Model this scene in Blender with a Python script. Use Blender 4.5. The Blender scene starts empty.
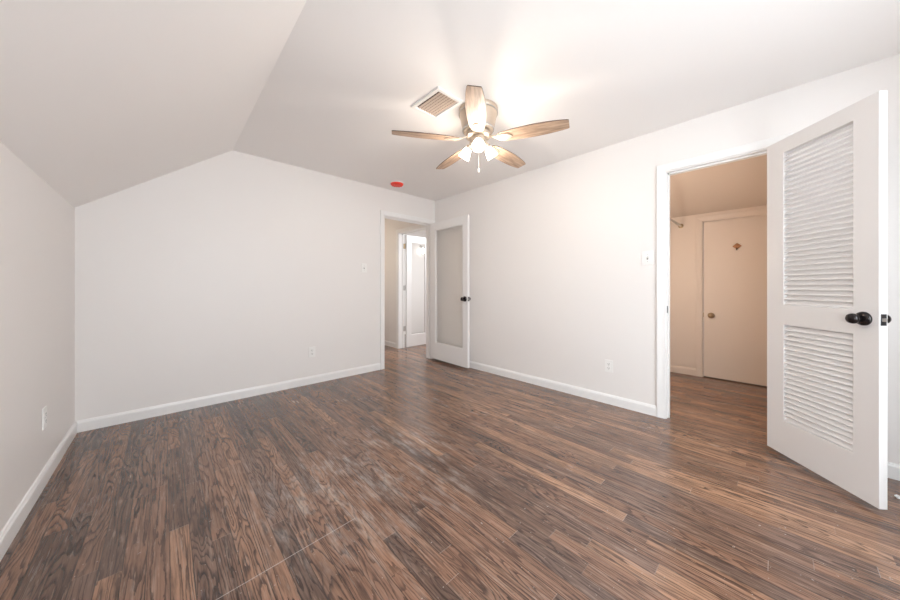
import bpy, bmesh, math, random
from mathutils import Vector, Matrix

S = bpy.context.scene
COL = S.collection
PI = math.pi
R = math.radians

# ------------------------------------------------------------------ camera
cd = bpy.data.cameras.new('camera')
cd.sensor_width = 36.0
cd.lens = 305.92 / 900 * 36.0
cd.shift_y = -13.0 / 900
cd.clip_start = 0.02
cam = bpy.data.objects.new('camera', cd)
cam.location = (-3.0764, -3.6338, 1.1048)
cam.rotation_euler = (R(90), 0, R(-43.05))
COL.objects.link(cam)
S.camera = cam

# ------------------------------------------------------------------ world, exposure, large lights
wd = bpy.data.worlds.new('sky')
S.world = wd
wd.use_nodes = True
bg = wd.node_tree.nodes['Background']
bg.inputs[0].default_value = (0.75, 0.86, 1.0, 1)
bg.inputs[1].default_value = 1.0
S.view_settings.view_transform = 'Standard'
S.view_settings.look = 'None'
S.view_settings.gamma = 1.0
S.view_settings.use_curve_mapping = False
S.view_settings.exposure = 0.22
S.cycles.use_denoising = True
S.cycles.max_bounces = 12
S.cycles.diffuse_bounces = 8
S.cycles.sample_clamp_indirect = 8.0

WIN_X = [(-2.95, -2.15), (-1.85, -1.05)]       # the bedroom's two windows, in the wall behind the camera
WIN_Z = (0.6, 2.1)
WIN_POWER = (88.0, 70.0)
WIN3 = (-4.48, -3.78, 0.5, 1.5)               # a third window, low in the knee wall behind the camera (y0, y1, z0, z1)
WIN3_POWER = 45.0 
GROUND_POWER = 40.0
GROUND_COL = (0.97, 0.98, 1.0)
WIN_COL = (0.85, 0.94, 1.0)
FAN_POWER = 5.2
FAN_COL = (1.0, 0.87, 0.75)
FAN_EMIT = 11.0
BATH_POWER = 38.0
CLOSET_POWER = 16.0
CLOSET_COL = (1.0, 0.81, 0.64)
HALL_POWER = 6.0

W_LEFT = 3.572
def area(name, loc, rot, sx, sy, power, col):
    l = bpy.data.lights.new(name, 'AREA')
    l.shape = 'RECTANGLE'; l.size = sx; l.size_y = sy
    l.energy = power; l.color = col
    o = bpy.data.objects.new(name, l)
    o.location = loc; o.rotation_euler = rot
    COL.objects.link(o)
    return o

def point(name, loc, power, col, rad=0.04):
    l = bpy.data.lights.new(name, 'POINT')
    l.energy = power; l.color = col; l.shadow_soft_size = rad
    o = bpy.data.objects.new(name, l)
    o.location = loc
    COL.objects.link(o)
    return o

for (a, b), power in zip(WIN_X, WIN_POWER):   # daylight from the open sky falling through each window
    area('window_daylight', ((a + b) / 2 - 0.10, -5.15, 1.80), (R(72), 0, R(-8)), 1.4, 1.5, power, WIN_COL)
area('window_daylight', (-W_LEFT - 0.30, (WIN3[0] + WIN3[1]) / 2, 1.15), (R(78), 0, R(-84)), 0.9, 1.2, WIN3_POWER, WIN_COL)
for (a, b) in WIN_X:                          # added upward fill standing in for ground bounce, lifts the ceiling
    area('ground_fill', ((a + b) / 2 + 0.10, -5.10, 0.40), (R(116), 0, R(8)), 1.3, 0.9, GROUND_POWER, GROUND_COL)
area('bath_fill_light', (1.15, 0.40, 2.40), (0, 0, 0), 0.8, 0.8, BATH_POWER, (0.92, 0.96, 1.0))  # added area light without a fixture, brightens the room beyond the hall
point('closet_fill_light', (0.21, -2.62, 1.35), CLOSET_POWER, CLOSET_COL, 0.08)  # added unseen light without a fixture, brightens the closet
point('hall_fill_light', (-0.90, 1.75, 1.70), HALL_POWER, (1.0, 0.85, 0.66), 0.06)  # added fill, no lamp stands here, warms the hall walls

# ------------------------------------------------------------------ node helpers
class NT:
    def __init__(self, name):
        self.m = bpy.data.materials.new(name); self.m.use_nodes = True
        self.t = self.m.node_tree; self.n = self.t.nodes; self.l = self.t.links
        self.b = self.n['Principled BSDF']
    def new(self, ty, **kw):
        o = self.n.new(ty)
        for k, v in kw.items(): setattr(o, k, v)
        return o
    def put(self, sock, v):
        if isinstance(v, bpy.types.NodeSocket): self.l.new(v, sock)
        else: sock.default_value = v
    def math(self, op, a, b=0.0, c=None):
        o = self.new('ShaderNodeMath', operation=op)
        self.put(o.inputs[0], a); self.put(o.inputs[1], b)
        if c is not None: self.put(o.inputs[2], c)
        return o.outputs[0]
    def mix(self, f, a, b, blend='MIX'):
        o = self.new('ShaderNodeMix', data_type='RGBA', blend_type=blend)
        self.put(o.inputs[0], f)
        self.put(o.inputs[6], a if isinstance(a, bpy.types.NodeSocket) else (*a, 1))
        self.put(o.inputs[7], b if isinstance(b, bpy.types.NodeSocket) else (*b, 1))
        return o.outputs[2]
    def ramp(self, v, lo, hi, a=0.0, b=1.0):
        o = self.new('ShaderNodeMapRange', interpolation_type='SMOOTHSTEP')
        self.put(o.inputs[0], v)
        for i, q in enumerate((lo, hi, a, b)): o.inputs[i + 1].default_value = q
        return o.outputs[0]
    def noise(self, vec, scale, detail=3.0, rough=0.5, dist=0.0):
        o = self.new('ShaderNodeTexNoise')
        self.put(o.inputs['Vector'], vec)
        o.inputs['Scale'].default_value = scale; o.inputs['Detail'].default_value = detail
        o.inputs['Roughness'].default_value = rough; o.inputs['Distortion'].default_value = dist
        return o.outputs[0]
    def xyz(self, x, y, z):
        o = self.new('ShaderNodeCombineXYZ')
        for i, q in enumerate((x, y, z)): self.put(o.inputs[i], q)
        return o.outputs[0]
    def bump(self, h, strength, dist):
        o = self.new('ShaderNodeBump')
        o.inputs['Strength'].default_value = strength; o.inputs['Distance'].default_value = dist
        self.l.new(h, o.inputs['Height']); self.l.new(o.outputs[0], self.b.inputs['Normal'])
    def object_co(self):
        return self.new('ShaderNodeTexCoord').outputs['Object']

def paint(name, col, rough=0.6, bump=0.04, scale=90, spec=0.5, var=0.02):
    t = NT(name)
    co = t.object_co()
    n = t.noise(co, 1.3, 2)
    dark = tuple(c * (1 - var) for c in col)
    t.put(t.b.inputs['Base Color'], t.mix(n, dark, col))
    t.b.inputs['Roughness'].default_value = rough
    t.b.inputs['Specular IOR Level'].default_value = spec
    if bump: t.bump(t.noise(co, scale, 3), bump, 0.004)
    return t.m

def metal(name, col, rough=0.3, metallic=1.0):
    t = NT(name)
    co = t.object_co()
    n = t.noise(co, 60, 3)
    t.put(t.b.inputs['Base Color'], t.mix(n, tuple(c * 0.9 for c in col), col))
    t.b.inputs['Metallic'].default_value = metallic
    t.put(t.b.inputs['Roughness'], t.math('MULTIPLY_ADD', n, 0.1, rough - 0.05))
    return t.m

def glow(name, col, strength):
    t = NT(name)
    t.b.inputs['Base Color'].default_value = (0.9, 0.9, 0.88, 1)
    t.b.inputs['Emission Color'].default_value = (*col, 1)
    t.b.inputs['Emission Strength'].default_value = strength
    t.b.inputs['Roughness'].default_value = 0.25
    return t.m

def pane_material(name, tint, refl):
    t = NT(name)
    tr = t.new('ShaderNodeBsdfTransparent'); tr.inputs[0].default_value = (*tint, 1)
    gl = t.new('ShaderNodeBsdfGlossy'); gl.inputs['Roughness'].default_value = 0.03
    lw = t.new('ShaderNodeFresnel'); lw.inputs[0].default_value = 1.5
    mx = t.new('ShaderNodeMixShader')
    front = t.math('SUBTRACT', 1.0, t.new('ShaderNodeNewGeometry').outputs['Backfacing'])
    t.l.new(t.math('MULTIPLY', t.math('MULTIPLY', lw.outputs[0], refl), front), mx.inputs[0])
    t.l.new(tr.outputs[0], mx.inputs[1]); t.l.new(gl.outputs[0], mx.inputs[2])
    t.l.new(mx.outputs[0], t.n['Material Output'].inputs[0])
    return t.m

def floor_material():
    t = NT('dark_oak_strip_floor')
    sp = t.new('ShaderNodeSeparateXYZ'); t.l.new(t.object_co(), sp.inputs[0])
    x, y = sp.outputs[0], sp.outputs[1]
    W, L = 0.068, 0.95
    xi = t.math('DIVIDE', x, W)
    i = t.math('FLOOR', xi)
    u = t.math('FRACT', xi)
    wn = t.new('ShaderNodeTexWhiteNoise', noise_dimensions='1D'); t.l.new(i, wn.inputs['W'])
    yo = t.math('DIVIDE', t.math('ADD', y, t.math('MULTIPLY', wn.outputs[0], 9.7)), L)
    j = t.math('FLOOR', yo)
    v = t.math('FRACT', yo)
    w2 = t.new('ShaderNodeTexWhiteNoise', noise_dimensions='2D')
    t.l.new(t.xyz(i, j, 0.0), w2.inputs['Vector'])
    idv = w2.outputs[0]
    sc = t.new('ShaderNodeSeparateColor'); t.l.new(w2.outputs[1], sc.inputs[0])
    id2, id3 = sc.outputs[1], sc.outputs[2]
    # flat-sawn figure: contour lines of a stretched noise, different in every strip
    figure_side = t.ramp(x, -2.5, -1.1)                                   # bolder figure to the left, straighter to the right
    straight = t.math('GREATER_THAN', id3, t.math('MULTIPLY_ADD', figure_side, -0.50, 0.72))                 # rift-sawn strips: fine straight lines
    gx = t.math('MULTIPLY_ADD', straight, 5.0, 9.0)
    gy = t.math('MULTIPLY_ADD', straight, -0.85, 1.25)
    gv = t.xyz(t.math('ADD', t.math('MULTIPLY', x, gx), t.math('MULTIPLY', idv, 41.0)),
               t.math('ADD', t.math('MULTIPLY', y, gy), t.math('MULTIPLY', id2, 23.0)),
               t.math('MULTIPLY', id3, 17.0))
    g = t.noise(gv, 1.0, 2.0, 0.45, 0.35)
    fib0 = t.noise(t.xyz(t.math('MULTIPLY', x, 110.0), t.math('MULTIPLY', y, 14.0), id2), 1.0, 2.0, 0.6)
    ring = t.math('FRACT', t.math('ADD', t.math('MULTIPLY', g, 20.0), t.math('MULTIPLY', fib0, 0.75)))
    line = t.math('MULTIPLY', t.ramp(ring, 0.42, 0.90), t.ramp(ring, 1.0, 0.95))     # late-wood ramps up, then drops
    fib = t.noise(t.xyz(t.math('MULTIPLY', x, 160.0), t.math('MULTIPLY', y, 5.0), idv), 1.0, 3.0, 0.6)
    cloud = t.noise(t.xyz(x, t.math('MULTIPLY', y, 0.6), 3.0), 2.6, 4.0, 0.6, 0.6)
    blot = t.noise(t.xyz(t.math('MULTIPLY', x, 5.0), t.math('MULTIPLY', y, 1.6), 7.7), 1.0, 4.0, 0.6, 0.8)
    glare_pick = t.math('ADD', idv, t.math('MULTIPLY_ADD', t.ramp(x, -2.5, -1.1), 0.34, -0.12))  # window glare put into the tone: paler boards towards the right
    tone = t.mix(t.ramp(glare_pick, 0.0, 0.55), FL_DARK, FL_MID)
    tone = t.mix(t.ramp(glare_pick, 0.6, 1.1), tone, FL_TAN)
    tone = t.mix(t.math('MULTIPLY', t.ramp(id2, 0.6, 1.0), 0.5), tone, FL_GREY)
    dk = t.mix(0.10, FL_LINE, tone)
    c = t.mix(t.math('MULTIPLY', line, t.ramp(cloud, 0.3, 0.7, 0.55, 1.0)), tone, dk)
    c = t.mix(t.ramp(fib, 0.40, 0.75, 0.0, 0.55), c, FL_LINE)
    fib3 = t.noise(t.xyz(t.math('MULTIPLY', x, 48.0), t.math('MULTIPLY', y, 3.2), 9.1), 1.0, 4.0, 0.7, 0.4)
    c = t.mix(t.ramp(fib3, 0.50, 0.72, 0.0, 0.6), c, FL_LINE)
    c = t.mix(t.ramp(fib3, 0.46, 0.30, 0.0, 0.35), c, FL_PALE)
    c = t.mix(t.ramp(blot, 0.52, 0.75, 0.0, 0.55), c, FL_LINE)
    fib2 = t.noise(t.xyz(t.math('MULTIPLY', x, 95.0), t.math('MULTIPLY', y, 7.0), 5.5), 1.0, 3.0, 0.65)
    c = t.mix(t.ramp(fib2, 0.56, 0.76, 0.0, 0.55), c, FL_PALE)
    # worn, dusty patch in the middle of the room
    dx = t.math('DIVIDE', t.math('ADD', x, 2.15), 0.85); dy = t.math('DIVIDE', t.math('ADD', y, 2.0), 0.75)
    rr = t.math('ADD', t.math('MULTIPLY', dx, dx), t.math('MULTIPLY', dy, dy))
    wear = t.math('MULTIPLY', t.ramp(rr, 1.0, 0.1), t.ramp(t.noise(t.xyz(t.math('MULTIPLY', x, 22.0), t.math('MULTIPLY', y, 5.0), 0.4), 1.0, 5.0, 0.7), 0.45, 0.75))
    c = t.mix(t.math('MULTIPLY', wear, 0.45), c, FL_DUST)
    scr = t.noise(t.xyz(t.math('MULTIPLY', x, 60.0), t.math('MULTIPLY', y, 60.0), 0.2), 1.0, 2.0, 0.7)
    c = t.mix(t.ramp(scr, 0.70, 0.76, 0.0, 0.6), c, FL_DUST)
    # seams between strips, butt joints
    seam = t.math('MAXIMUM', t.ramp(u, 0.035, 0.0), t.ramp(u, 0.965, 1.0))
    c = t.mix(t.math('MULTIPLY', seam, 0.75), c, (0.012, 0.008, 0.006))
    butt = t.math('LESS_THAN', v, 0.0022)
    c = t.mix(t.math('MULTIPLY', t.math('MULTIPLY', butt, id3), 0.35), c, FL_DUST)
    # the long pale joint that runs across the strips
    ln = t.math('MULTIPLY', t.math('LESS_THAN', t.math('ABSOLUTE', t.math('ADD', y, t.math('MULTIPLY_ADD', x, -0.045, 2.148))), 0.0016),
                t.math('LESS_THAN', t.math('ABSOLUTE', t.math('ADD', x, 2.83)), 0.42))
    c = t.mix(t.math('MULTIPLY', ln, 0.6), c, FL_DUST)
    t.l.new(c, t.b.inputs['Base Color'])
    ro = t.math('ADD', t.math('MULTIPLY', fib, 0.10), t.ramp(cloud, 0.3, 0.7, 0.09, 0.22))
    t.l.new(ro, t.b.inputs['Roughness'])
    t.b.inputs['Specular IOR Level'].default_value = 0.62
    h = t.math('SUBTRACT', t.math('SUBTRACT', t.math('MULTIPLY', fib, 0.25), t.math('MULTIPLY', line, 0.3)), seam)
    t.bump(h, 0.12, 0.0010)
    return t.m

FL_DARK = (0.133, 0.080, 0.059)
FL_MID = (0.257, 0.139, 0.091)
FL_TAN = (0.410, 0.231, 0.143)
FL_GREY = (0.156, 0.109, 0.092)
FL_LINE = (0.026, 0.014, 0.011)
FL_PALE = (0.378, 0.273, 0.215)
FL_DUST = (0.494, 0.437, 0.399)

def blade_wood():
    t = NT('weathered_oak_blade')
    sp = t.new('ShaderNodeSeparateXYZ'); t.l.new(t.object_co(), sp.inputs[0])
    v = t.xyz(t.math('MULTIPLY', sp.outputs[0], 5.0), t.math('MULTIPLY', sp.outputs[1], 55.0), 0.0)
    n = t.noise(v, 1.0, 4.0, 0.6, 0.3)
    c = t.mix(t.ramp(n, 0.3, 0.7), (0.27, 0.175, 0.12), (0.56, 0.40, 0.28))
    t.l.new(c, t.b.inputs['Base Color'])
    t.b.inputs['Roughness'].default_value = 0.45
    t.bump(n, 0.15, 0.001)
    return t.m

M = {}
M['wall'] = paint('eggshell_wall_paint', (0.80, 0.772, 0.752), 0.45, 0.03, 60)
M['ceiling'] = paint('ceiling_paint', (0.90, 0.88, 0.865), 0.55, 0.04, 70)
M['trim'] = paint('white_trim_paint', (0.83, 0.82, 0.81), 0.3, 0.0)
M['door'] = paint('white_door_paint', (0.80, 0.785, 0.775), 0.32, 0.02, 40)
M['closet'] = paint('warm_closet_paint', (0.70, 0.62, 0.55), 0.5, 0.03, 60)
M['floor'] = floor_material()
M['plate'] = paint('white_plastic', (0.84, 0.83, 0.81), 0.3, 0.0)
M['slot'] = paint('dark_slot', (0.10, 0.095, 0.09), 0.6, 0.0)
M['vent_dark'] = paint('throat_shade', (0.10, 0.075, 0.06), 0.8, 0.0)  # dark sheet colour painted for the shade behind the slats
M['shade_bar'] = paint('vent_bar_shade', (0.20, 0.15, 0.12), 0.5, 0.0)  # bars darkened so the gaps between slats read as shade lines
M['vent_slat'] = paint('shaded_vent_slat', (0.60, 0.49, 0.41), 0.45, 0.0)  # shading of the slats put into their tan colour
M['bronze'] = metal('oil_rubbed_bronze', (0.022, 0.018, 0.018), 0.16, 0.55)
M['steel'] = metal('satin_steel', (0.55, 0.54, 0.53), 0.3)
M['darksteel'] = metal('dark_latch_steel', (0.10, 0.105, 0.115), 0.3)
M['brass'] = metal('old_brass', (0.42, 0.32, 0.20), 0.35)
M['nickel'] = metal('brushed_nickel', (0.64, 0.54, 0.44), 0.36, 0.7)
M['red'] = paint('red_plastic_cover', (0.90, 0.055, 0.025), 0.35, 0.0)
M['plaque'] = paint('orange_brown_wood', (0.36, 0.16, 0.06), 0.5, 0.1, 50)
M['wood'] = blade_wood()
M['blade_edge'] = paint('dark_blade_edge', (0.09, 0.055, 0.04), 0.5, 0.0)
M['shade'] = glow('lit_frosted_glass', (1.0, 0.90, 0.76), FAN_EMIT)
M['bulb'] = glow('lit_bulb', (1.0, 0.86, 0.66), FAN_EMIT * 1.5)
M['bathlamp'] = glow('lit_wall_lamp', (1.0, 0.95, 0.86), 4.5)
M['glass'] = pane_material('clear_door_glass', (0.99, 0.985, 0.975), 0.9)
M['winglass'] = pane_material('window_glass', (0.98, 0.98, 0.98), 0.6)
M['gap'] = paint('door_gap_shade', (0.10, 0.075, 0.06), 0.7, 0.0)  # dark colour painted for the shade under the closet door

# ------------------------------------------------------------------ mesh helpers
def link(name, bm, mat, parent=None, loc=(0, 0, 0), rot=(0, 0, 0), smooth=False, kind=None):
    bmesh.ops.recalc_face_normals(bm, faces=bm.faces)
    me = bpy.data.meshes.new(name)
    bm.to_mesh(me); bm.free()
    mats = mat if isinstance(mat, (list, tuple)) else [mat]
    for m in mats: me.materials.append(m)
    if smooth:
        for p in me.polygons: p.use_smooth = True
        try: me.set_sharp_from_angle(angle=R(35))
        except Exception: pass
    o = bpy.data.objects.new(name, me)
    o.location = loc; o.rotation_euler = rot
    COL.objects.link(o)
    if parent: o.parent = parent
    if kind: o['kind'] = kind
    return o

def tag(o, label, cat, group=None, kind=None):
    o['label'] = label; o['category'] = cat
    if group: o['group'] = group
    if kind: o['kind'] = kind
    return o

def empty(name, loc, rot=(0, 0, 0)):
    o = bpy.data.objects.new(name, None)
    o.empty_display_size = 0.05
    o.location = loc; o.rotation_euler = rot
    COL.objects.link(o)
    return o

def box(bm, lo, hi, bev=0.0, mat=0, xf=None):
    x0, y0, z0 = lo; x1, y1, z1 = hi
    vs = [bm.verts.new(p) for p in ((x0, y0, z0), (x1, y0, z0), (x1, y1, z0), (x0, y1, z0),
                                    (x0, y0, z1), (x1, y0, z1), (x1, y1, z1), (x0, y1, z1))]
    fs = [bm.faces.new([vs[k] for k in q]) for q in ((0, 3, 2, 1), (4, 5, 6, 7), (0, 1, 5, 4), (1, 2, 6, 5), (2, 3, 7, 6), (3, 0, 4, 7))]
    for f in fs: f.material_index = mat
    geo = vs
    if bev:
        es = list({e for f in fs for e in f.edges})
        r = bmesh.ops.bevel(bm, geom=es, offset=bev, segments=2, affect='EDGES', profile=0.6)
        geo = list({v for f in r['faces'] for v in f.verts})
    if xf is not None: bmesh.ops.transform(bm, matrix=xf, verts=geo)
    return geo

def plate(bm, u0, u1, v0, v1, holes, d0, d1, f):
    """A slab with rectangular through-holes; f maps (u, v, depth) to a point."""
    us = sorted({u0, u1, *[h[0] for h in holes], *[h[1] for h in holes]})
    us = [u for u in us if u0 <= u <= u1]
    vs = sorted({v0, v1, *[h[2] for h in holes], *[h[3] for h in holes]})
    vs = [v for v in vs if v0 <= v <= v1]
    cache = {}
    def V(u, v, d):
        k = (round(u, 6), round(v, 6), d)
        if k not in cache: cache[k] = bm.verts.new(f(u, v, d))
        return cache[k]
    def solid(a, b):
        if not (0 <= a < len(us) - 1 and 0 <= b < len(vs) - 1): return False
        cu, cv = (us[a] + us[a + 1]) / 2, (vs[b] + vs[b + 1]) / 2
        return not any(h[0] < cu < h[1] and h[2] < cv < h[3] for h in holes)
    for a in range(len(us) - 1):
        for b in range(len(vs) - 1):
            if not solid(a, b): continue
            q = ((us[a], vs[b]), (us[a + 1], vs[b]), (us[a + 1], vs[b + 1]), (us[a], vs[b + 1]))
            bm.faces.new([V(u, v, d0) for u, v in q])
            bm.faces.new([V(u, v, d1) for u, v in reversed(q)])
            for (p, r_, da, db) in ((0, 1, 0, -1), (1, 2, 1, 0), (2, 3, 0, 1), (3, 0, -1, 0)):
                if not solid(a + da, b + db):
                    bm.faces.new([V(*q[r_], d0), V(*q[p], d0), V(*q[p], d1), V(*q[r_], d1)])

def lathe(bm, prof, seg=24, xf=None, mat=0, cap=True):
    rings = []
    for r_, z in prof:
        if r_ < 1e-6: rings.append([bm.verts.new((0, 0, z))])
        else: rings.append([bm.verts.new((r_ * math.cos(2 * PI * k / seg), r_ * math.sin(2 * PI * k / seg), z)) for k in range(seg)])
    for a, b in zip(rings, rings[1:]):
        for k in range(seg):
            k2 = (k + 1) % seg
            if len(a) == 1 and len(b) == 1: continue
            if len(a) == 1: f = bm.faces.new((a[0], b[k2], b[k]))
            elif len(b) == 1: f = bm.faces.new((a[k], a[k2], b[0]))
            else: f = bm.faces.new((a[k], a[k2], b[k2], b[k]))
            f.material_index = mat
    if cap:
        for rg in (rings[0], rings[-1]):
            if len(rg) > 1: bm.faces.new(rg).material_index = mat
    vs = [v for rg in rings for v in rg]
    if xf is not None: bmesh.ops.transform(bm, matrix=xf, verts=vs)
    return vs

def tube(bm, pts, r_, seg=10, mat=0):
    pts = [Vector(p) for p in pts]
    rings = []
    for k, p in enumerate(pts):
        d = (pts[min(k + 1, len(pts) - 1)] - pts[max(k - 1, 0)]).normalized()
        a = d.orthogonal().normalized() if k == 0 else (a - d * a.dot(d)).normalized()
        b = d.cross(a)
        rings.append([bm.verts.new(p + r_ * (a * math.cos(2 * PI * q / seg) + b * math.sin(2 * PI * q / seg))) for q in range(seg)])
    for A, B in zip(rings, rings[1:]):
        for q in range(seg):
            bm.faces.new((A[q], A[(q + 1) % seg], B[(q + 1) % seg], B[q])).material_index = mat
    bm.faces.new(list(reversed(rings[0]))); bm.faces.new(rings[-1])

def prism(bm, poly, lo, hi, f, mat=0):
    """Extrude a 2D polygon; f maps (a, b, t) to a point."""
    A = [bm.verts.new(f(a, b, lo)) for a, b in poly]
    B = [bm.verts.new(f(a, b, hi)) for a, b in poly]
    n = len(poly)
    bm.faces.new(A).material_index = mat; bm.faces.new(list(reversed(B))).material_index = mat
    for k in range(n):
        bm.faces.new((A[k], B[k], B[(k + 1) % n], A[(k + 1) % n])).material_index = mat

def struct(name, bm, mat, label, cat, smooth=False):
    o = link(name, bm, mat, kind='structure', smooth=smooth)
    return tag(o, label, cat)

NB = bmesh.new
AX_X = Matrix.Rotation(R(90), 4, 'Y')        # lathe axis z -> +x

# ------------------------------------------------------------------ room dimensions
W, H, KZ, KX = 3.572, 2.44, 1.706, -2.591
YR = -4.60                                   # rear wall, behind the camera
T = 0.12
O1 = (-3.637, -3.000)                        # closet doorway in the right wall (y)
O2 = (-0.895, -0.080)                        # hall doorway in the back wall (x)
O3 = (0.16, 1.000)                           # bathroom doorway in the hall's right wall (y)
OH = 2.065                                   # doorway head
XC = 1.76                                    # far wall of the closet
YC = (-4.30, -2.42)                          # closet side walls
C1 = (-3.83, -3.01)                          # closet far door (y), with a low head
CH = 1.903
YE = 2.30                                    # hall / bathroom end
XH = -1.15                                   # hall left wall
XB = 2.30                                    # bathroom far wall

# floor
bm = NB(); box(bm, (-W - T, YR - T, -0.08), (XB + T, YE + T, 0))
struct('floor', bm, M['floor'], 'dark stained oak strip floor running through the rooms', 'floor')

# bedroom walls
bm = NB(); plate(bm, YR - T, 0.0, 0, H + 0.05, [WIN3], -W - T, -W, lambda u, v, d: (d, u, v))
struct('wall_left', bm, M['wall'], 'low pale knee wall under the sloped ceiling', 'wall')
bm = NB(); plate(bm, -W - T, 0.0, 0, H + 0.05, [(O2[0] - 0.02, O2[1] + 0.02, -1, OH + 0.02)], 0.0, T, lambda u, v, d: (u, d, v))
struct('wall_back', bm, M['wall'], 'pale back wall holding the hall doorway', 'wall')
bm = NB(); plate(bm, YR - T, YE + T, 0, H + 0.05, [(O1[0] - 0.02, O1[1] + 0.02, -1, OH + 0.02), (O3[0] - 0.02, O3[1] + 0.02, -1, OH + 0.02)],
                 0.0, T, lambda u, v, d: (d, u, v))
struct('wall_right', bm, M['wall'], 'pale right wall holding the closet doorway', 'wall')
bm = NB(); plate(bm, -W, 0.0, 0, H + 0.05, [(a, b, WIN_Z[0], WIN_Z[1]) for a, b in WIN_X], YR - T, YR, lambda u, v, d: (u, d, v))
struct('wall_rear', bm, M['wall'], 'pale rear wall with two windows behind the viewer', 'wall')
bm = NB(); box(bm, (KX - 0.05, YR, H), (0.0, 0.0, H + 0.1))
struct('ceiling', bm, M['ceiling'], 'flat white bedroom ceiling holding the fan', 'ceiling')
sl = Vector((KX + W, 0, H - KZ)).normalized(); sn = Vector((-sl.z, 0, sl.x))
bm = NB()
p0 = Vector((-W, 0, KZ)) - sl * 0.06; p1 = Vector((KX, 0, H)) + sl * 0.0
prism(bm, [(p0.x, p0.z), (p1.x, p1.z), (p1.x, p1.z + 0.12), (p0.x + sn.x * 0.1, p0.z + sn.z * 0.1)], YR, 0.0, lambda a, b, t: (a, t, b))
struct('ceiling_slope', bm, M['ceiling'], 'sloped white ceiling falling to the low left wall', 'ceiling')

# hall and bathroom shells
bm = NB(); box(bm, (XH - T, T, 0), (XH, YE, H))
struct('wall_hall_left', bm, M['wall'], 'hall wall hidden left of the hall doorway', 'wall')
bm = NB(); box(bm, (XH - T, YE, 0), (0.0, YE + T, H))
struct('wall_hall_end', bm, M['wall'], 'end wall of the hall', 'wall')
bm = NB(); box(bm, (XH - T, T, H), (0.0, YE + T, H + 0.1))
struct('ceiling_hall', bm, M['ceiling'], 'hall ceiling beyond the back doorway', 'ceiling')
bm = NB(); box(bm, (T, YE, 0), (XB, YE + T, H))
struct('wall_bath_end', bm, M['trim'], 'bright white wall seen through the far glass door', 'wall')
bm = NB(); box(bm, (XB, -0.4, 0), (XB + T, YE + T, H))
struct('wall_bath_side', bm, M['wall'], 'side wall of the room beyond the hall', 'wall')
bm = NB(); box(bm, (T, -0.4 - T, 0), (XB + T, -0.4, H))
struct('wall_bath_front', bm, M['wall'], 'near wall of the room beyond the hall', 'wall')
bm = NB(); box(bm, (T, -0.4 - T, H), (XB + T, YE + T, H + 0.1))
struct('ceiling_bath', bm, M['ceiling'], 'ceiling of the room beyond the hall', 'ceiling')

# closet shell
bm = NB(); plate(bm, YC[0] - T, YC[1] + T, 0, 2.5, [(C1[0], C1[1], -1, CH)], XC, XC + T, lambda u, v, d: (d, u, v))
struct('wall_closet_back', bm, M['closet'], 'beige closet wall around the low plain door', 'wall')
bm = NB(); box(bm, (T, YC[1], 0), (XC, YC[1] + T, 2.5))
struct('wall_closet_side', bm, M['closet'], 'closet side wall where the hanging rail runs', 'wall')
bm = NB(); box(bm, (T, YC[0] - T, 0), (XC, YC[0], 2.5))
struct('wall_closet_near', bm, M['closet'], 'closet side wall hidden behind the louvered door', 'wall')
bm = NB(); prism(bm, [(T, 2.44), (XC, 2.005), (XC + T, 2.5), (XC, 2.6), (T, 2.6)], YC[0], YC[1], lambda a, b, t: (a, t, b))
struct('ceiling_closet', bm, M['closet'], 'sloping beige closet ceiling', 'ceiling')

# ------------------------------------------------------------------ baseboards
BBP = [(0, 0), (0.014, 0), (0.014, 0.066), (0.0125, 0.074), (0.009, 0.079), (0.007, 0.086), (0, 0.088)]
def baseboard(name, axis, at, sgn, lo, hi, label, mat='trim'):
    bm = NB()
    if axis == 'y': prism(bm, BBP, lo, hi, lambda a, b, t: (at + sgn * a, t, b))
    else: prism(bm, BBP, lo, hi, lambda a, b, t: (t, at + sgn * a, b))
    return struct(name, bm, M[mat], label, 'baseboard')
CW = 0.062                                     # casing width
baseboard('baseboard_left', 'y', -W, 1, YR, 0, 'white baseboard along the low left wall')
baseboard('baseboard_back', 'x', 0.0, -1, -W + 0.014, O2[0] - CW - 0.008, 'white baseboard along the back wall left of the hall doorway')
baseboard('baseboard_right', 'y', 0.0, -1, O1[1] + CW + 0.008, -0.002, 'white baseboard between the glass door and the closet doorway')
baseboard('baseboard_right_rear', 'y', 0.0, -1, YR, O1[0] - CW - 0.008, 'short white baseboard behind the louvered door')
baseboard('baseboard_hall', 'y', 0.0, -1, O3[1] + CW + 0.008, YE, 'white baseboard in the hall beside the far doorway')
baseboard('baseboard_closet', 'y', XC, -1, C1[1] + CW - 0.002, YC[1], 'beige baseboard on the closet wall left of the plain door', 'closet')

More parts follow.
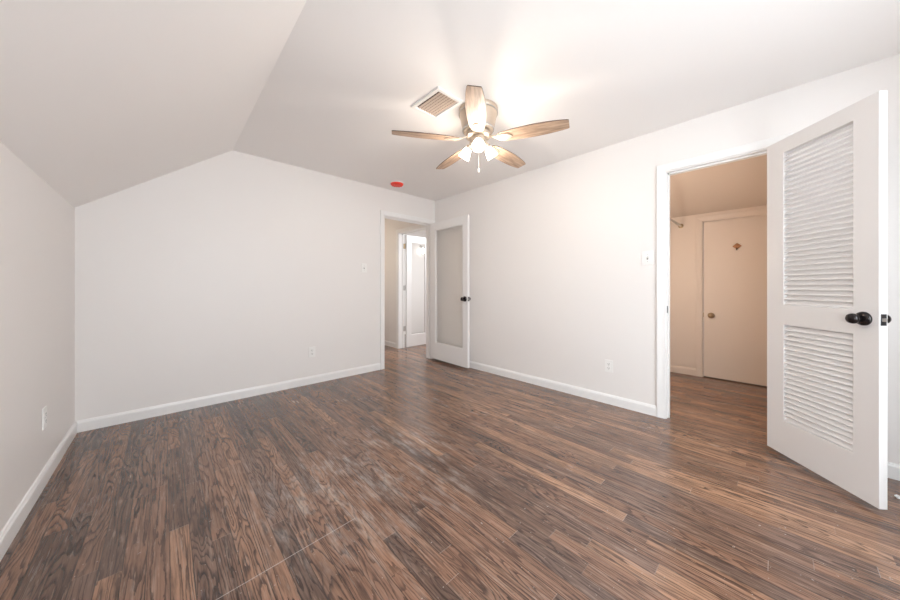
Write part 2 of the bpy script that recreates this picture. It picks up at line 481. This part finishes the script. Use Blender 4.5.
# ------------------------------------------------------------------ doorway trim: casing, jamb, stop in one frame
CAS = [(0, 0), (CW, 0), (CW, 0.017), (CW - 0.006, 0.019), (0.030, 0.015), (0.014, 0.012), (0.004, 0.012), (0, 0.008)]
def doorway(name, o, head, along, face_lo, face_hi, label, sides=(True, True), mat='trim', stop_at=None, jamb=True, far_ok=True):
    """along: 'x' (opening runs along x, wall faces +-y) or 'y'. face_lo/face_hi are the two wall faces."""
    a, b = o
    F = (lambda t, n, z: (t, n, z)) if along == 'x' else (lambda t, n, z: (n, t, z))
    bm = NB()
    if jamb:
        jt = 0.02
        for lo, hi in ((a - jt, a), (b, b + jt)):
            pts = [F(lo, face_lo, 0), F(hi, face_hi, head)]
            box(bm, tuple(map(min, *pts)), tuple(map(max, *pts)))
        pts = [F(a - jt, face_lo, head), F(b + jt, face_hi, head + jt)]
        box(bm, tuple(map(min, *pts)), tuple(map(max, *pts)))
        if stop_at:
            s0, s1 = stop_at
            for lo, hi in ((a, a + 0.012), (b - 0.012, b)):
                pts = [F(lo, s0, 0), F(hi, s1, head)]
                box(bm, tuple(map(min, *pts)), tuple(map(max, *pts)))
            pts = [F(a, s0, head - 0.012), F(b, s1, head)]
            box(bm, tuple(map(min, *pts)), tuple(map(max, *pts)))
    rv = 0.007
    for side, (face, sg) in enumerate(((face_lo, -1), (face_hi, 1))):
        if not sides[side]: continue
        path_l, path_r, path_t = a - rv, b + rv, head + rv
        # mitred casing: profile swept along three legs
        rings = []
        for (t0, z0, dt, dz) in ((path_l, 0, -1, 0), (path_l, path_t, -1, 1), (path_r, path_t, 1, 1), (path_r, 0, 1, 0)):
            rings.append([bm.verts.new(F(t0 + dt * w, face + sg * d, z0 + dz * w)) for w, d in CAS])
        n = len(CAS)
        for A, B in zip(rings, rings[1:]):
            for k in range(n):
                bm.faces.new((A[k], A[(k + 1) % n], B[(k + 1) % n], B[k]))
        bm.faces.new(rings[0]); bm.faces.new(rings[-1])
    return struct(name, bm, M[mat], label, 'door frame')

tr1 = doorway('trim_1', O1, OH, 'y', 0.0, T, 'white casing and jamb around the closet doorway in the right wall', stop_at=(0.037, 0.049))
tr2 = doorway('trim_2', O2, OH, 'x', 0.0, T, 'white casing and jamb around the hall doorway in the back wall', stop_at=(0.037, 0.049))
tr3 = doorway('trim_3', O3, OH, 'y', 0.0, T, 'white casing and jamb around the far doorway inside the hall', sides=(True, True), stop_at=(0.07, 0.082))
tr4 = doorway('trim_4', C1, CH, 'y', XC, XC + T, 'beige casing around the low plain door inside the closet', sides=(True, False), mat='closet', jamb=False)

bm = NB(); box(bm, (0.012, O1[1] - 0.0015, 0.885), (0.036, O1[1] + 0.001, 0.945), 0.0005)
link('strike_plate', bm, M['bronze'], tr1)['label'] = 'small dark strike plate on the jamb'

# ------------------------------------------------------------------ windows behind the camera
for k, (a, b) in enumerate(WIN_X):
    bm = NB(); plate(bm, a, b, WIN_Z[0], WIN_Z[1], [(a + 0.05, b - 0.05, WIN_Z[0] + 0.05, 1.34), (a + 0.05, b - 0.05, 1.385, WIN_Z[1] - 0.05)],
                     YR - 0.08, YR - 0.03, lambda u, v, d: (u, d, v))
    wn = struct('window_%d' % (k + 1), bm, M['trim'], ('white sash window in the wall behind the viewer, farther from' if k == 0 else 'white sash window in the wall behind the viewer, nearer to') + ' the louvered door', 'window')
    bm = NB(); box(bm, (a + 0.05, YR - 0.058, WIN_Z[0] + 0.05), (b - 0.05, YR - 0.054, 1.34)); box(bm, (a + 0.05, YR - 0.058, 1.385), (b - 0.05, YR - 0.054, WIN_Z[1] - 0.05))
    link('pane', bm, M['winglass'], wn)
    bm = NB(); box(bm, (a - 0.04, YR - 0.0, WIN_Z[0] - 0.03), (b + 0.04, YR + 0.05, WIN_Z[0]), 0.004)
    link('window_sill', bm, M['trim'], wn)

ya, yb, za, zb = WIN3
bm = NB(); plate(bm, ya, yb, za, zb, [(ya + 0.05, yb - 0.05, za + 0.05, (za + zb) / 2 - 0.02), (ya + 0.05, yb - 0.05, (za + zb) / 2 + 0.02, zb - 0.05)],
                 -W - 0.08, -W - 0.03, lambda u, v, d: (d, u, v))
wn = struct('window_3', bm, M['trim'], 'low white sash window in the knee wall beside the viewer', 'window')
bm = NB(); box(bm, (-W - 0.058, ya + 0.05, za + 0.05), (-W - 0.054, yb - 0.05, (za + zb) / 2 - 0.02)); box(bm, (-W - 0.058, ya + 0.05, (za + zb) / 2 + 0.02), (-W - 0.054, yb - 0.05, zb - 0.05))
link('pane', bm, M['winglass'], wn)

# ------------------------------------------------------------------ doors
def door_knob(parent, u, z, side, thick, mat, scale=1.0, fat=True):
    """Knob with a rosette; side -1 sticks out of y=0 face towards -y, +1 out of y=thick face."""
    base = 0.0 if side < 0 else thick
    xf = Matrix.Translation((u, base, z)) @ Matrix.Rotation(R(90) if side < 0 else R(-90), 4, 'X') @ Matrix.Scale(scale, 4)
    bm = NB(); lathe(bm, [(0.012, 0.010), (0.011, 0.022), (0.013, 0.028), (0.0205, 0.033), (0.0255, 0.041), (0.0265, 0.049), (0.024, 0.058), (0.0165, 0.0645), (0.007, 0.067), (0, 0.0675)], 28, xf)
    kn = link('door_knob', bm, mat, parent, smooth=True)
    bm = NB(); lathe(bm, [(0.0355, 0.0), (0.0355, 0.004), (0.033, 0.010), (0.026, 0.0155), (0.014, 0.018), (0, 0.018)], 28, xf)
    link('rosette', bm, mat, kn, smooth=True)
    return kn

def hinge(parent, u, y, z, mat, plate_dir=None):
    bm = NB()
    lathe(bm, [(0.0055, -0.045), (0.0055, 0.045)], 12, Matrix.Translation((u, y, z)))
    lathe(bm, [(0.004, 0.045), (0.0065, 0.047), (0.004, 0.052), (0, 0.053)], 12, Matrix.Translation((u, y, z)))
    if plate_dir:
        du, dy = plate_dir
        lo = (min(u, u + du), min(y, y + dy), z - 0.044); hi = (max(u, u + du), max(y, y + dy), z + 0.044)
        box(bm, lo, hi)
    return link('hinge', bm, mat, parent, smooth=True)

def latch_plate(parent, width, thick, z, mat):
    bm = NB(); box(bm, (width - 0.001, thick / 2 - 0.0125, z - 0.0285), (width + 0.0015, thick / 2 + 0.0125, z + 0.0285), 0.0008)
    lp = link('latch_plate', bm, mat, parent)
    bm = NB(); prism(bm, [(0, -0.007), (0.011, -0.001), (0.011, 0.003), (0, 0.007)], z - 0.008, z + 0.008,
                     lambda a, b, t: (width + 0.0015 + a, thick / 2 + b, t))
    link('latch_bolt', bm, M['steel'], lp)
    return lp

def door_root(name, w, h, z0, thick, holes, loc, ang, label, mat='door'):
    """Leaf in local space: u = +x from the hinge edge, face A at y = 0, face B at y = thick."""
    bm = NB(); plate(bm, 0, w, z0, z0 + h, holes, 0.0, thick, lambda u, v, d: (u, d, v))
    o = link(name, bm, M[mat], loc=loc, rot=(0, 0, ang), kind='structure')
    b = o.modifiers.new('edge', 'BEVEL'); b.width = 0.0016; b.segments = 2; b.limit_method = 'ANGLE'; b.angle_limit = R(40)
    tag(o, label, 'door')
    return o

TH = 0.035
# --- door_1: louvered closet door, swung into the bedroom
hA, fA = Vector((-0.075, -3.585)), Vector((-0.540, -3.970))
dv = (fA - hA).normalized()
ang1 = math.atan2(dv.y, dv.x)
# local +y points to the room-corner side; face A (y=0) is the camera side when +y = rot90(dv)
L1, Z1 = 0.605, 0.026
hol = [(0.119, 0.497, 0.244, 0.862), (0.119, 0.497, 0.990, 1.970)]
d1 = door_root('door_1', L1, 2.032, Z1, TH, hol, (hA.x, hA.y, 0), ang1,
               'white half-open door with two louver panels and a black knob')
for (ua, ub, za, zb) in hol:
    bm = NB()
    pitch = 0.0305
    n = int(round((zb - za - 0.008) / pitch))
    for k in range(n):
        zc = za + 0.004 + (k + 0.5) * (zb - za - 0.008) / n
        xf = Matrix.Translation(((ua + ub) / 2, TH / 2, zc)) @ Matrix.Rotation(R(44), 4, 'X')
        hw = (ub - ua) / 2 + 0.001
        prof = [(-0.0210, 0.0), (-0.0190, -0.0032), (0.0190, -0.0032), (0.0210, 0.0), (0.0190, 0.0032), (-0.0190, 0.0032)]
        A = [bm.verts.new(xf @ Vector((-hw, p, q))) for p, q in prof]
        B = [bm.verts.new(xf @ Vector((hw, p, q))) for p, q in prof]
        bm.faces.new(A); bm.faces.new(list(reversed(B)))
        for q in range(6): bm.faces.new((A[q], B[q], B[(q + 1) % 6], A[(q + 1) % 6]))
    link('louver_panel', bm, M['door'], d1)
door_knob(d1, L1 - 0.062, 0.945, -1, TH, M['bronze'])
door_knob(d1, L1 - 0.062, 0.945, 1, TH, M['bronze'])
latch_plate(d1, L1, TH, 0.945, M['darksteel'])
for z in (0.25, 1.05, 1.85): hinge(d1, -0.006, TH + 0.004, z, M['bronze'])

# --- door_2: bedroom door with one tall glass light, opened against the right wall
hA, fA = Vector((-0.115, -0.025)), Vector((-0.152, -0.845))
dv = (fA - hA).normalized()
ang2 = math.atan2(dv.y, dv.x)
L2 = (fA - hA).length
gl = (0.118, L2 - 0.095, 0.268, 1.953)
d2 = door_root('door_2', L2, 2.030, 0.032, TH, [gl], (hA.x, hA.y, 0), ang2,
               'white door with one tall clear glass panel, open beside the right wall')
def glass_light(parent, g, thick, mat):
    ua, ub, za, zb = g
    bm = NB(); box(bm, (ua, thick / 2 - 0.002, za), (ub, thick / 2 + 0.002, zb))
    link('glass_pane', bm, mat, parent)
    bm = NB()
    for d0, d1_ in ((0.004, thick / 2 - 0.002), (thick / 2 + 0.002, thick - 0.004)):
        plate(bm, ua, ub, za, zb, [(ua + 0.010, ub - 0.010, za + 0.010, zb - 0.010)], d0, d1_, lambda u, v, d: (u, d, v))
    link('glazing_bead', bm, M['door'], parent)
glass_light(d2, gl, TH, M['glass'])
door_knob(d2, L2 - 0.055, 0.945, -1, TH, M['bronze'])
door_knob(d2, L2 - 0.055, 0.945, 1, TH, M['bronze'], 0.9)
latch_plate(d2, L2, TH, 0.945, M['darksteel'])
for z in (0.25, 1.05, 1.85): hinge(d2, -0.008, TH + 0.004, z, M['bronze'])

# --- door_3: glass door inside the room beyond the hall
L3 = 0.60
g3 = (0.100, L3 - 0.16, 0.226, 1.932)
d3 = door_root('door_3', L3, 2.035, 0.013, TH, [g3], (0.139, 0.96, 0), 0.0,
               'white glass-panelled door seen far off through the hall doorway')
glass_light(d3, g3, TH, M['glass'])
for z, m in ((1.845, 'brass'), (1.087, 'steel'), (0.347, 'steel')):
    hinge(d3, -0.012, 0.028, z, M[m], (-0.034, 0.0105))

# --- door_4: low plain door on the closet's far wall
d4 = door_root('door_4', C1[1] - C1[0] - 0.008, CH - 0.016, 0.012, TH, [], (XC + 0.006, C1[1] - 0.005, 0), R(-90),
               'low plain beige flush door on the far closet wall', 'closet')
door_knob(d4, 0.070, 0.760, -1, TH, M['brass'], 0.95)
bm = NB(); box(bm, (0, 0.004, 0.0005), (C1[1] - C1[0] - 0.008, TH, 0.0120)); link('gap_block', bm, M['gap'], d4)  # dark strip added to stop light leaking under the door
bm = NB(); box(bm, (-0.004, -0.002, 0.735), (0.002, 0.02, 0.79)); link('latch_plate', bm, M['brass'], d4)

# ------------------------------------------------------------------ ceiling fan
FX, FY = -1.346, -2.093
fan = empty('ceiling_fan', (FX, FY, H))
tag(fan, 'five-blade ceiling fan with pale wood blades and three lit glass shades', 'ceiling fan')
bm = NB(); lathe(bm, [(0.118, 0), (0.145, -0.001), (0.146, -0.020), (0.141, -0.028), (0.143, -0.034), (0.136, -0.060), (0.126, -0.110), (0.116, -0.150), (0.108, -0.168), (0.060, -0.176), (0, -0.176)], 48)
mh = link('motor_housing', bm, M['nickel'], fan, smooth=True)
bm = NB()
lathe(bm, [(0.1435, -0.030), (0.1475, -0.031), (0.1475, -0.037), (0.142, -0.038)], 48, cap=False)
lathe(bm, [(0.117, -0.150), (0.1205, -0.151), (0.1195, -0.158), (0.114, -0.159)], 48, cap=False)
link('trim_band', bm, M['steel'], mh, smooth=True)
bm = NB(); lathe(bm, [(0.055, -0.176), (0.090, -0.178), (0.096, -0.186), (0.094, -0.204), (0.080, -0.212), (0.0, -0.213)], 40)
link('flywheel', bm, M['nickel'], fan, smooth=True)

# blade outline: (distance along, half width left, half width right)
outl = [(0.150, .030, .030), (0.165, .042, .042), (0.20, .0505, .0505), (0.26, .057, .057), (0.34, .063, .063), (0.42, .065, .065), (0.50, .062, .061), (0.56, .056, .055), (0.60, .050, .049), (0.630, .045, .043), (0.641, .040, .036)]
BLZ = -0.234
DROOP = (0.3, 1.3, 0.3, -0.6, -0.4)
for k in range(5):
    a = 219.64 + 72 * k
    bm = NB()
    th = 0.006
    top = []; bot = []
    for zz, arr in ((th / 2, top), (-th / 2, bot)):
        Lp = [(d, wl) for d, wl, wr in outl]; Rp = [(d, -wr) for d, wl, wr in reversed(outl)]
        for p, q in Lp + Rp: arr.append(bm.verts.new((p, q, zz)))
    bm.faces.new(top).material_index = 0
    bm.faces.new(list(reversed(bot))).material_index = 0
    n = len(top)
    for q in range(n): bm.faces.new((top[q], top[(q + 1) % n], bot[(q + 1) % n], bot[q])).material_index = 1
    bl = link('blade', bm, [M['wood'], M['blade_edge']], fan, loc=(0, 0, BLZ), rot=(R(-11), R(DROOP[k]), R(a)))
    bm = NB()
    # bracket: stem from the flywheel to a rounded plate screwed under the blade
    sec = [(0.080, .016, .030), (0.110, .012, .018), (0.140, .014, .004), (0.165, .026, -.004), (0.200, .031, -.0042), (0.235, .024, -.0042), (0.258, .010, -.0042)]
    prev = None
    for d, hw, z in sec:
        q = [bm.verts.new(p) for p in ((d, -hw, z), (d, hw, z), (d, hw, z - 0.005), (d, -hw, z - 0.005))]
        if prev:
            for e in range(4): bm.faces.new((prev[e], prev[(e + 1) % 4], q[(e + 1) % 4], q[e]))
        else: bm.faces.new(q)
        prev = q
    bm.faces.new(list(reversed(prev)))
    for d, s in ((0.185, .014), (0.185, -.014), (0.232, 0)):
        lathe(bm, [(0, -0.0115), (0.004, -0.011), (0.005, -0.009)], 10, Matrix.Translation((d, s, 0)), cap=False)
    link('blade_iron', bm, M['nickel'], bl, smooth=True)

bm = NB(); lathe(bm, [(0.050, -0.205), (0.060, -0.215), (0.060, -0.242), (0.052, -0.258), (0.030, -0.268), (0.012, -0.272), (0.010, -0.284), (0, -0.286)], 36)
kit = link('light_kit', bm, M['nickel'], fan, smooth=True)
for k in range(3):
    a = R(219.64 + 3 + 120 * k)
    d = Vector((math.cos(a), math.sin(a), 0))
    bm = NB(); tube(bm, [d * 0.045 + Vector((0, 0, -0.240)), d * 0.068 + Vector((0, 0, -0.246)), d * 0.078 + Vector((0, 0, -0.262))], 0.009, 12)
    link('lamp_arm', bm, M['nickel'], kit, smooth=True)
    tilt = Matrix.Translation(d * 0.076 + Vector((0, 0, -0.258))) @ Matrix.Rotation(a, 4, 'Z') @ Matrix.Rotation(R(180 - 36), 4, 'Y')
    bm = NB()
    lathe(bm, [(0.018, 0.0), (0.020, 0.012), (0.027, 0.026), (0.034, 0.045), (0.038, 0.066), (0.043, 0.088), (0.0455, 0.094), (0.0425, 0.092), (0.036, 0.066), (0.031, 0.045), (0.024, 0.026), (0.016, 0.010)], 28, tilt, cap=False)
    sh = link('glass_shade', bm, M['shade'], fan, smooth=True)
    bm = NB(); lathe(bm, [(0.010, 0.012), (0.012, 0.030), (0.024, 0.050), (0.027, 0.066), (0.020, 0.082), (0.008, 0.089), (0, 0.090)], 20, tilt)
    link('bulb', bm, M['bulb'], sh, smooth=True)
    bm = NB(); lathe(bm, [(0.024, -0.006), (0.024, 0.010), (0.020, 0.016)], 24, tilt)
    link('socket_cup', bm, M['nickel'], sh, smooth=True)
    lp = tilt @ Vector((0, 0, 0.135))
    point('fan_bulb_light', Vector((FX, FY, H)) + lp, FAN_POWER, FAN_COL, 0.035)
bm = NB()
for q in range(30): 
    z = -0.286 - q * 0.0052
    lathe(bm, [(0, z), (0.0018, z - 0.0013), (0.0018, z - 0.0033), (0, z - 0.0046)], 6, Matrix.Translation((0.006, 0, 0)))
pc = link('pull_chain', bm, M['steel'], fan, smooth=True)
bm = NB(); lathe(bm, [(0, -0.438), (0.004, -0.440), (0.006, -0.452), (0.005, -0.468), (0, -0.472)], 12, Matrix.Translation((0.006, 0, 0)))
link('chain_fob', bm, M['plate'], pc, smooth=True)

# ------------------------------------------------------------------ ceiling vent
VX0, VX1, VY0, VY1 = -1.748, -1.510, -2.099, -1.788
vt = empty('ceiling_vent', ((VX0 + VX1) / 2, (VY0 + VY1) / 2, H))
tag(vt, 'square louvered air vent in the ceiling beside the fan', 'air vent')
ox, oy = (VX1 - VX0) / 2, (VY1 - VY0) / 2
bm = NB(); plate(bm, -ox, ox, -oy, oy, [(-ox + 0.028, ox - 0.028, -oy + 0.030, oy - 0.030)], -0.015, 0.0, lambda u, v, d: (u, v, d))
vf = link('vent_frame', bm, M['plate'], vt)
b = vf.modifiers.new('edge', 'BEVEL'); b.width = 0.006; b.segments = 2; b.limit_method = 'ANGLE'
bm = NB(); box(bm, (-ox + 0.026, -oy + 0.028, -0.0012), (ox - 0.026, oy - 0.028, -0.0002))
link('throat_shade', bm, M['vent_dark'], vt)
bm = NB()
for q in range(9):
    y = -oy + 0.03 + (q + 0.5) * (2 * oy - 0.06) / 9
    box(bm, (-ox + 0.028, y - 0.004, -0.0035), (ox - 0.028, y + 0.004, -0.0014))
link('rear_shade_bars', bm, M['shade_bar'], vt)
for q in range(7):
    x = -ox + 0.040 + (q + 0.5) * (2 * ox - 0.070) / 7
    bm = NB(); box(bm, (-0.0080, -oy + 0.029, -0.0009), (0.0080, oy - 0.029, 0.0009))
    link('vent_slat', bm, M['vent_slat'], vt, loc=(x, 0, -0.0090), rot=(0, R(10), 0))

# ------------------------------------------------------------------ smoke detector with red cover
sd = empty('smoke_detector', (-0.893, -0.300, H))
tag(sd, 'round smoke detector with a red cap on the ceiling above the hall doorway', 'smoke detector')
bm = NB(); lathe(bm, [(0.088, 0), (0.091, -0.003), (0.090, -0.009), (0.086, -0.012), (0, -0.011)], 40)
link('base_ring', bm, M['plate'], sd, smooth=True)
bm = NB(); lathe(bm, [(0.081, -0.010), (0.082, -0.014), (0.079, -0.024), (0.069, -0.031), (0.050, -0.034), (0.048, -0.031), (0.028, -0.031), (0.024, -0.035), (0, -0.036)], 40)
for q in range(12):
    a = 2 * PI * q / 12
    box(bm, (-0.0012, -0.010, -0.003), (0.0012, 0.010, 0.003), xf=Matrix.Rotation(a, 4, 'Z') @ Matrix.Translation((0.060, 0, -0.0335)) @ Matrix.Rotation(R(90), 4, 'Z'))
link('dust_cover', bm, M['red'], sd, smooth=True)['label'] = 'bright red plastic cap'

# ------------------------------------------------------------------ outlets and switches
def wall_plate(name, loc, ang, label, cat, kind, group, w=0.072, h=0.117):
    """Local frame: plate in the xz plane, facing -y."""
    r_ = empty(name, loc, (0, 0, ang))
    tag(r_, label, cat, group)
    bm = NB(); box(bm, (-w / 2, -0.0055, -h / 2), (w / 2, 0.0, h / 2), 0.0022)
    link('cover_plate', bm, M['plate'], r_)
    if kind == 'outlet':
        for s in (1, -1):
            zc = s * 0.0195
            bm = NB(); box(bm, (-0.0165, -0.0075, zc - 0.0145), (0.0165, -0.005, zc + 0.0145), 0.001)
            so = link('socket', bm, M['plate'], r_)
            bm = NB()
            box(bm, (-0.0085, -0.0080, zc - 0.002), (-0.0055, -0.0074, zc + 0.0085)); box(bm, (0.0055, -0.0080, zc - 0.001), (0.0085, -0.0074, zc + 0.0075))
            lathe(bm, [(0.0, 0.0074), (0.0032, 0.0074), (0.0032, 0.0080), (0, 0.0080)], 12, Matrix.Translation((0, 0, zc - 0.0075)) @ Matrix.Rotation(R(90), 4, 'X'))
            link('slots', bm, M['slot'], so)
        bm = NB(); lathe(bm, [(0.0035, 0.005), (0.003, 0.0068), (0, 0.007)], 12, Matrix.Rotation(R(90), 4, 'X'))
        link('screw', bm, M['steel'], r_)
    else:
        bm = NB(); box(bm, (-0.0055, -0.006, -0.0125), (0.0055, -0.0052, 0.0125))
        link('toggle_slot', bm, M['slot'], r_)
        bm = NB(); box(bm, (-0.004, -0.016, -0.005), (0.004, 0.0, 0.005), 0.001, xf=Matrix.Translation((0, -0.004, 0)) @ Matrix.Rotation(R(-28), 4, 'X'))
        link('toggle', bm, M['plate'], r_)
        for s in (1, -1):
            bm = NB(); lathe(bm, [(0.0032, 0.005), (0.003, 0.0066), (0, 0.0068)], 12, Matrix.Translation((0, 0, s * 0.030)) @ Matrix.Rotation(R(90), 4, 'X'))
            link('screw', bm, M['steel'], r_)
    return r_
wall_plate('wall_outlet', (-W, -0.812, 0.367), R(90), 'white double outlet low on the left knee wall near the corner', 'outlet', 'outlet', 'wall outlets')
wall_plate('wall_outlet', (-1.842, 0.0, 0.362), 0.0, 'white double outlet low on the back wall left of the hall doorway', 'outlet', 'outlet', 'wall outlets')
wall_plate('wall_outlet', (0.0, -2.545, 0.357), R(-90), 'white double outlet low on the right wall left of the closet doorway', 'outlet', 'outlet', 'wall outlets')
wall_plate('light_switch', (-1.197, 0.0, 1.350), 0.0, 'small white light switch on the back wall left of the hall doorway', 'light switch', 'switch', 'light switches', 0.075, 0.117)
wall_plate('light_switch', (0.0, -2.862, 1.357), R(-90), 'white light switch on the right wall beside the closet doorway', 'light switch', 'switch', 'light switches', 0.088, 0.122)

# ------------------------------------------------------------------ closet rail, plaque
rl = empty('closet_rail', (XC, -2.79, 1.885))
tag(rl, 'metal hanging rail fixed to the closet wall left of the plain door', 'closet rail')
bm = NB(); tube(bm, [(-(XC - T), 0, 0), (-0.8, 0, 0), (-0.004, 0, 0)], 0.0125, 16)
link('rail_tube', bm, M['steel'], rl, smooth=True)
for x, s in ((0.0, -1), (-(XC - T), 1)):
    bm = NB(); lathe(bm, [(0.028, 0), (0.028, 0.003), (0.019, 0.006), (0.0175, 0.022), (0.0135, 0.022)], 24, Matrix.Translation((x, 0, 0)) @ Matrix.Rotation(R(90 * s), 4, 'Y'))
    link('rail_flange', bm, M['brass'], rl, smooth=True)

pq = empty('wooden_plaque', (XC + 0.006, -3.314, 1.577))
tag(pq, 'small orange-brown diamond plaque on the plain closet door', 'plaque')
bm = NB(); prism(bm, [(-0.040, 0), (0, 0.036), (0.040, 0), (0, -0.036)], -0.012, 0.0, lambda a, b, t: (t, a, b))
bl_ = link('diamond_board', bm, M['plaque'], pq)
b = bl_.modifiers.new('edge', 'BEVEL'); b.width = 0.003; b.segments = 2
bm = NB(); tube(bm, [(-0.012, 0, -0.018), (-0.026, 0, -0.024), (-0.032, 0, -0.036), (-0.026, 0, -0.046), (-0.018, 0, -0.042)], 0.004, 10)
link('hook', bm, M['bronze'], pq, smooth=True)

# ------------------------------------------------------------------ lamp in the room beyond the hall
LAMP = (1.485, 2.20, 1.99)
wl = empty('wall_lamp', LAMP)
tag(wl, 'small glowing wall lamp seen through the glass of the far door', 'lamp')
bm = NB(); lathe(bm, [(0.014, 0.055), (0.018, 0.045), (0.056, -0.012), (0.053, -0.022), (0.016, -0.080), (0, -0.090)], 24)
link('lamp_shade', bm, M['bathlamp'], wl, smooth=True)
bm = NB(); tube(bm, [(0, 0.000, 0.05), (0, 0.0, 0.09), (0, YE - LAMP[1] - 0.004, 0.10)], 0.006, 10)
lathe(bm, [(0.035, 0), (0.035, 0.008), (0.02, 0.014), (0, 0.014)], 20, Matrix.Translation((0, YE - LAMP[1], 0.10)) @ Matrix.Rotation(R(90), 4, 'X'))
link('bracket', bm, M['steel'], wl, smooth=True)

# ------------------------------------------------------------------ scrap on the floor by the louvered door
bm = NB()
prism(bm, [(-0.016, -0.010), (0.012, -0.013), (0.019, 0.004), (0.004, 0.013), (-0.014, 0.008)], 0.0, 0.006, lambda a, b, t: (a, b, t))
sc_ = link('paper_scrap', bm, M['plate'], loc=(-0.262, -4.068, 0.0003))
tag(sc_, 'small white scrap on the floor beyond the louvered door', 'scrap')
